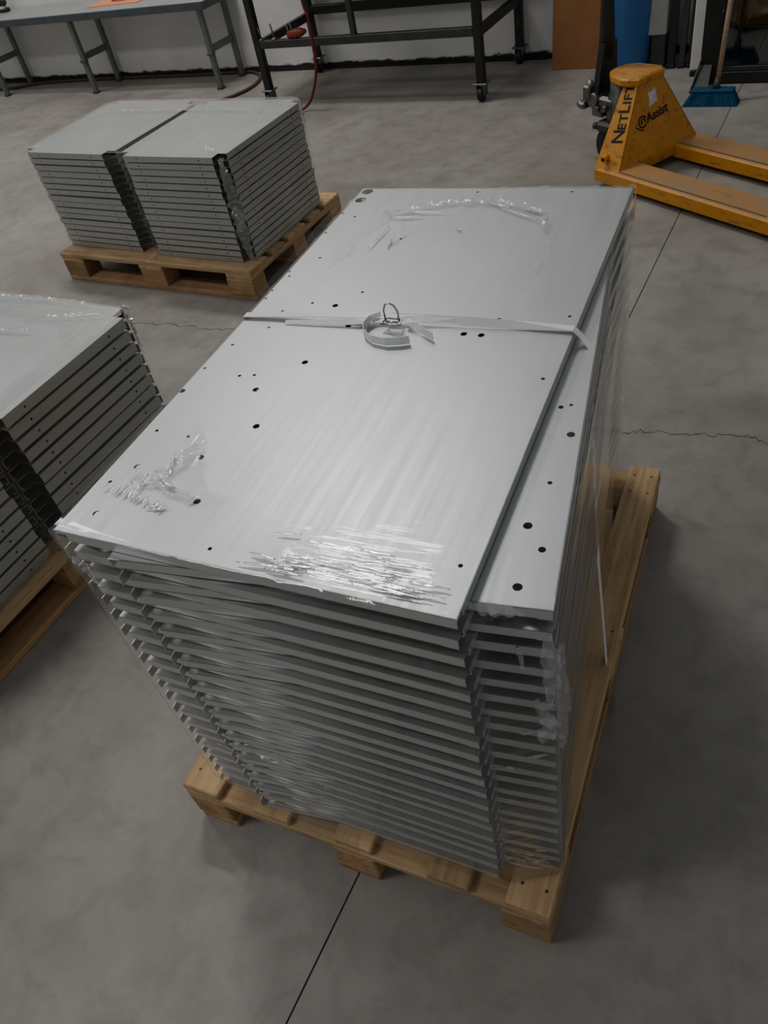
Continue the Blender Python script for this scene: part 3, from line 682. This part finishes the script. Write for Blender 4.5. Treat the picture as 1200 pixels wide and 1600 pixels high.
# pivot boss on the near web
MB().cyl((.045, .03, .135), (.052, -.002, .133), .014, 14).build('axle_boss', YELLOW, jk)
MB().cyl((.047, .005, .134), (.0525, -.0045, .1329), .0075, 12).build('axle_hole', RUBBER, jk)
pm = MB(); pm.lathe([(.055, .12), (.062, .14), (.062, .30), (.05, .32), (.05, .37), (.03, .385)], (-.125, .28, 0), (0, 0, 1), 20)
pm.box((-.27, .215, .235), (-.11, .345, .305), .014); pm.lathe([(.03, 0), (.034, .01), (.034, .09), (.028, .10)], (-.235, .20, .285), (0, 1, 0), 16)
pm.lathe([(.022, 0), (.022, .05), (.012, .07)], (-.275, .245, .29), (-.3, 0, 1), 12); pm.lathe([(.022, 0), (.022, .05), (.01, .07)], (-.26, .325, .30), (-.3, 0, 1), 12)
pm.box((-.315, .185, .24), (-.27, .375, .272), .008); pm.box((-.29, .19, .28), (-.245, .225, .35), .008); pm.box((-.29, .335, .28), (-.245, .37, .35), .008)
pm.box((-.28, .24, .195), (-.20, .32, .24), .01)
pm.lathe([(.018, 0), (.018, .022), (.01, .028)], (-.31, .215, .255), (-1, 0, 0), 10); pm.lathe([(.018, 0), (.018, .022), (.01, .028)], (-.31, .345, .255), (-1, 0, 0), 10)
pm.lathe([(.014, 0), (.014, .02)], (-.2, .213, .25), (0, -1, 0), 10); pm.lathe([(.014, 0), (.014, .02)], (-.15, .213, .26), (0, -1, 0), 10)
pm.build('pump_unit', CAST, jk)
yk = MB(); yk.box((-.20, .19, .15), (-.05, .37, .20), .014); yk.box((-.19, .262, .08), (-.07, .276, .16), .006); yk.box((-.19, .284, .08), (-.07, .298, .16), .006); yk.lathe([(.016, 0), (.016, .02)], (-.195, .205, .175), (-1, -.4, 0), 10)
yk.build('wheel_yoke', SOOT, jk)
for v in (.203, .302):
    o = MB().lathe([(.03, 0), (.078, .002), (.09, .01), (.09, .045), (.078, .053), (.03, .055)], (-.12, v, .09), (0, 1, 0), 28).build('steer_wheel', RUBBER, jk)
    MB().lathe([(.026, -.004), (.026, .059)], (-.12, v, .09), (0, 1, 0), 16).build('hub', CHROME, o)
tl = MB()
tl.prism([(-.245, .215, .30), (-.245, .345, .30), (-.232, .32, .52), (-.232, .24, .52)], (.035, 0, .005))
tl.tube([(-.215, .28, .46), (-.225, .28, .7), (-.245, .28, 1.12)], [.036, .028, .024], 14)
tl.tube([(-.245, .28, 1.12), (-.25, .2, 1.16), (-.255, .18, 1.24), (-.258, .22, 1.28), (-.258, .34, 1.28), (-.255, .38, 1.24), (-.25, .36, 1.16), (-.245, .28, 1.12)], .013, 10)
tl.build('tiller', BLACK, jk)
MB().prism([(-.2445, .238, .355), (-.2445, .264, .355), (-.2425, .264, .385), (-.2425, .238, .385)], (-.001, 0, 0)).build('sticker', PAPER, jk)
def text(body, size, origin, xdir, ydir, parent, name='lettering', mat=INK, bold=.0):
    cu = bpy.data.curves.new(name, 'FONT'); cu.body = body; cu.size = size; cu.extrude = .0006; cu.offset = bold; cu.align_x = 'LEFT'
    o = bpy.data.objects.new(name, cu); C.objects.link(o); cu.materials.append(mat)
    me = bpy.data.meshes.new_from_object(o); bpy.data.objects.remove(o); me.materials.clear(); me.materials.append(mat)
    o = obj(name, me, parent)
    x = Vector(xdir).normalized(); y = Vector(ydir); y = (y-x*y.dot(x)).normalized(); z = x.cross(y)
    m = Matrix((x, y, z)).transposed().to_4x4(); m.translation = Vector(origin)+z*.001; o.matrix_local = m; return o
q0, q1, q2, q3 = [Vector(p) for p in sideq]
def web(a, t): return (q0.lerp(q1, a)).lerp(q3.lerp(q2, a), t)
yd = web(0, .5)-web(1, .5)
o0 = web(.86, .33); xd = web(.80, .95)-o0; xn = xd.normalized()
for ch, sz, off in (('N', .082, 0), ('E', .058, .060), ('T', .058, .094), ('L', .074, .131), ('I', .058, .171), ('F', .058, .187), ('T', .058, .219)):
    text(ch, sz, o0+xn*off*.98, xd, yd, jk, bold=.0012)
f0, f1, f2, f3 = [Vector(p) for p in fr_]
def plt(a, t): return (f0.lerp(f1, a)).lerp(f3.lerp(f2, a), t)
lg = MB()
cxy = plt(.27, .52); xr = (f1-f0).normalized(); yr = (f3-f0); yr = (yr-xr*yr.dot(xr)).normalized(); zr = xr.cross(yr)
def ringpts(r, a0, a1, c, n=16): return [c+zr*.0015+xr*r*math.cos(a0+(a1-a0)*k/n)+yr*r*math.sin(a0+(a1-a0)*k/n) for k in range(n+1)]
lg.tube(ringpts(.024, .6, 5.6, cxy), .0035, 6); lg.tube(ringpts(.012, -.5, 4, cxy+xr*.004), .003, 6)
lg.tube([cxy+xr*-.045+yr*.0-yr*.012+zr*.0015, cxy+xr*-.02-yr*.03+zr*.0015, cxy+xr*.0-yr*.036+zr*.0015], .003, 6)
lg.build('emblem', INK2, jk)
text('Assist', .058, plt(.36, .475), xr+yr*.10, yr-xr*.10, jk, mat=INK2, bold=.0015)
s0 = plt(.40, .66)
stk = MB(); pts = [s0+xr*a*.055+yr*c*.07+zr*.001 for a, c in ((0, 0), (.35, .12), (1, .25), (.98, .7), (.85, 1.1), (.4, .9), (.05, .95), (.12, .5))]
stk.prism(pts, zr*.001); stk.build('torn_label', PAPER, jk)

# ------------------------------------------------------------------ workbench at the left
bn = thing('work_bench', 'long low grey metal bench with folding legs along the white wall', 'bench', (-5.8, 5.42, 0))
bx = -5.8; by = 5.42
MB().box((-1.9, -.185, .585), (1.45, .215, .602), .003).build('bench_top', BENCH, bn)
MB().box((-1.9, -.19, .548), (1.45, -.172, .60), .003).build('front_apron', BENCHEDGE, bn)
MB().box((1.44, -.19, .548), (1.455, .21, .60), .003).build('end_apron', BENCHEDGE, bn)
for x in (-1.145, 0.0, 1.37):
    for y in (-.15, .155):
        l = MB(); l.box((x-.02, y-.02, .012), (x+.02, y+.02, .55), .004); l.build('leg', BENCHLEG, bn)
        MB().box((x-.026, y-.026, 0), (x+.026, y+.026, .014), .003).build('foot', SOOT, bn)
    MB().box((x-.012, -.13, .255), (x+.012, .135, .30), .003).build('leg_brace', BENCHLEG, bn)
    MB().box((x-.028, -.178, .24), (x+.024, -.13, .262), .003).build('leg_lock', BENCHEDGE, bn)
oc = thing('orange_folder', 'orange card folder lying on the grey bench', 'folder', (-5.39, 5.46, .602), .04)
MB().box((-.27, -.075, 0), (.27, .14, .006), .001).build('cover', ORANGE, oc)
MB().tube([(.0+.1*math.cos(t), .05+.03*math.sin(t), .008) for t in [k*.35 for k in range(18)]], .004, 6).build('ring_mark', REDH, oc)
hc = thing('staple_gun', 'small black and cream hand tool at the left end of the bench', 'tool', (-6.90, 5.52, .602), .2)
MB().box((-.16, -.03, .05), (.12, .03, .10), .015).build('handle', RUBBER, hc); MB().box((-.16, -.028, .02), (.10, .028, .05), .008).build('body', CREAM, hc); MB().box((.04, -.03, 0), (.12, .03, .03), .006).build('nose', RUBBER, hc)
dk = thing('scraper_tool', 'short black tool lying behind the orange folder on the bench', 'tool', (-5.03, 5.52, .602), .1)
MB().box((-.08, -.02, 0), (.06, .02, .03), .006).build('grip', RUBBER, dk); MB().box((.06, -.015, .008), (.16, .015, .014), .002).build('blade', SOOT, dk)

# ------------------------------------------------------------------ wheeled black frame
ft = thing('frame_trolley', 'black welded steel frame trolley on castors standing by the white wall', 'trolley', (-2.88, 5.25, 0))
X0, X1, Y0, Y1 = -.805, .815, -.36, .34
for x in (X0, X1):
    for y in (Y0, Y1): MB().box((x-.025, y-.025, .105), (x+.025, y+.025, 1.0), .004).build('post', BLACK, ft)
    MB().box((x-.02, Y0+.025, .355), (x+.02, Y1-.025, .405), .003).build('side_rail', BLACK, ft)
    MB().box((x-.02, Y0+.025, .95), (x+.02, Y1-.025, .995), .003).build('side_rail', BLACK, ft)
MB().box((X0+.025, Y0-.022, .362), (X1-.025, Y0+.022, .41), .003).build('front_rail', SOOT, ft)
MB().box((X0+.025, Y1-.022, .385), (X1-.025, Y1+.022, .44), .003).build('rear_rail', BLACK, ft)
for y, z in ((Y0, .95), (Y1, .95)): MB().box((X0+.025, y-.02, z), (X1-.025, y+.02, z+.045), .003).build('top_rail', BLACK, ft)
MB().box((X0-.05, Y0-.06, .996), (X1+.05, Y1+.05, 1.03), .004).build('table_top', SOOT, ft)
MB().box((-.055, Y0-.018, .41), (-.02, Y0+.018, .95), .003).build('middle_post', SOOT, ft)
MB().box((-.02, Y1-.05, .43), (X1-.025, Y1-.024, .50), .003).build('shelf_bracket', BLACK, ft)
for x in (X0, X1):
    for y in (Y0, Y1):
        c = MB(); c.box((x-.045, y-.04, .096), (x+.045, y+.04, .106), .002)
        c.box((x-.027, y-.035, .03), (x-.021, y+.03, .096), .001); c.box((x+.021, y-.035, .03), (x+.027, y+.03, .096), .001)
        c.cyl((x, y, .08), (x, y, .098), .024, 14)
        o = c.build('castor', CASTOR, ft)
        MB().lathe([(.016, -.018), (.038, -.018), (.042, -.012), (.042, .012), (.038, .018), (.016, .018)], (x, y-.012, .0425), (1, 0, 0), 22).build('wheel', RUBBER, o)
cp = thing('red_clamp', 'red handled clamp lying on the black frame trolley rail', 'clamp', (-3.44, 4.89, .41), .0)
MB().lathe([(.008, -.075), (.024, -.06), (.03, -.01), (.026, .04), (.012, .075)], (.08, .005, .028), (1, .05, .12), 14).build('handle', REDH, cp)
for k, x in enumerate((-.21, -.10, .03, .06)):
    MB().cyl((x, .0, .004), (x-.012, .0, .085+.01*(k % 2)), .006, 8).build('screw', CAST, cp)
for x in (-.21, -.10): MB().lathe([(.022, 0), (.022, .008), (.012, .014)], (x, 0, 0), (0, 0, 1), 12).build('clamp_foot', CAST, cp)

# hoses
def hose(label, pts, r, mat, n=6):
    P = [Vector(p) for p in pts]; out = []
    for i in range(len(P)-1):
        p0, p1, p2, p3 = P[max(i-1, 0)], P[i], P[i+1], P[min(i+2, len(P)-1)]
        for k in range(n):
            t = k/n; out.append(.5*((2*p1)+(p2-p0)*t+(2*p0-5*p1+4*p2-p3)*t*t+(3*p1-p0-3*p2+p3)*t**3))
    out.append(P[-1]); o = MB().tube(out, r, 8).build('air_hose', mat); return tag(o, label, 'hose')
hose('red air hose hanging down in front of the black frame trolley', [(-3.17, 4.75, 1.1), (-3.163, 4.75, .651), (-3.145, 4.75, .55), (-3.16, 4.75, .29), (-3.22, 4.75, .13), (-3.31, 4.75, .03), (-3.42, 4.60, .009), (-3.62, 4.32, .009), (-3.9, 4.2, .009)], .0095, RED)
hose('brown hose lying along the foot of the wall beneath the bench', [(-7.6, 5.40, .012), (-7.077, 5.45, .012), (-6.7, 5.575, .012), (-5.708, 5.605, .012), (-4.958, 5.60, .012), (-4.52, 5.62, .012), (-4.33, 5.60, .012), (-4.18, 5.47, .012), (-4.12, 5.25, .012), (-4.17, 5.05, .012), (-4.35, 4.8, .012)], .012, m_plain('brown_hose', (.09, .04, .032), .5))

# ------------------------------------------------------------------ things leaning at the right of the back wall
bd = thing('brown_board', 'tall plain brown board leaning on the back wall beside the trolley', 'board', (-1.64, 5.41, 0))
MB().box((-.145, 0, 0), (.16, .018, 1.25), .003, Matrix.Rotation(-.1, 4, 'X')).build('panel', BROWN, bd)
br = thing('plastic_barrel', 'tall blue plastic barrel behind the yellow pallet truck', 'barrel', (-1.29, 5.42, 0))
MB().lathe([(.105, 0), (.118, .02), (.122, .06), (.135, .3), (.148, .6), (.15, .78), (.14, .82), (.1, .84)], (0, 0, 0), (0, 0, 1), 36).build('shell', BLUE, br)
MB().lathe([(.154, .76), (.158, .775), (.154, .79)], (0, 0, 0), (0, 0, 1), 36).build('rim', BLUE, br)
gx = thing('grey_column', 'grey boxed column on a dark foot beside the blue barrel', 'machine part', (-1.125, 5.42, 0))
MB().box((-.065, -.05, .18), (.058, .06, .95), .006).build('cover', GREYBOX, gx)
MB().box((-.03, -.04, 0), (.058, .05, .18), .006).build('foot', SOOT, gx)
for i, (x, wd, mt, ln) in enumerate(((-1.03, .045, BLACK, 1.3), (-.966, .034, SOOT, 1.45), (-.915, .03, BLACK, 1.4))):
    p = thing('steel_profile', ('wide black steel bar upright right of the grey column', 'dark grey steel bar upright between two black bars', 'narrow black steel bar upright beside the white pillar')[i], 'steel bar', (x, 5.36, 0), 0, 'steel bars stored by the pillar')
    MB().box((-wd/2, 0, 0), (wd/2, .035, ln), .003, Matrix.Rotation(-.04, 4, 'X')).build('bar', mt, p)
    MB().box((-wd/2-.003, -.004, 0), (wd/2+.003, .045, .02), .003).build('end_cap', RUBBER, p)
bm_ = thing('push_broom', 'push broom with blue bristles and wooden handle at the glass door', 'broom', (-.68, 4.76, 0), -.02)
bb = MB()
bb.loft([[(x, y, .0) for x, y in ((-.145, -.05), (.14, -.05), (.14, .04), (-.145, .04))], [(x, y, .062) for x, y in ((-.105, -.03), (.108, -.03), (.108, .03), (-.105, .03))]])
bb.build('bristles', BLUEBR, bm_)
bri = MB()
for k in range(220):
    x = random.uniform(-.14, .135); y = random.uniform(-.05, .03); x2 = x*.77; bri.bar((x, y*1.05, .001), (x2, y*.62-.003, .06), .003, .003)
o = bri.build('bristle_tufts', BLUEBR, bm_); o['kind'] = 'stuff'
MB().box((-.108, -.032, .06), (.11, .032, .078), .006).build('head_block', BLUEBR, bm_)
MB().cyl((.012, 0, .07), (.018, .03, .12), .019, 14).build('socket', SOOT, bm_)
MB().tube([(.016, .02, .1), (.024, .05, .4), (.05, .24, 1.35)], .0125, 12).build('handle', BROOMW, bm_)
dp = thing('dustpan', 'dark grey dustpan leaning by the broom and the black door frame', 'dustpan', (-.775, 5.01, 0))
MB().prism([(-.055, -.085, .004), (.04, -.085, .004), (.03, .05, .10), (-.03, .05, .10)], (0, .012, .012)).build('pan', SOOT, dp)
MB().box((-.055, -.088, .0), (.04, -.078, .012), .002).build('lip', RUBBER, dp)
MB().prism([(-.05, -.075, .012), (-.044, -.075, .012), (-.026, .05, .12), (-.032, .05, .12)], (0, 0, .02)).build('side_wall', SOOT, dp)
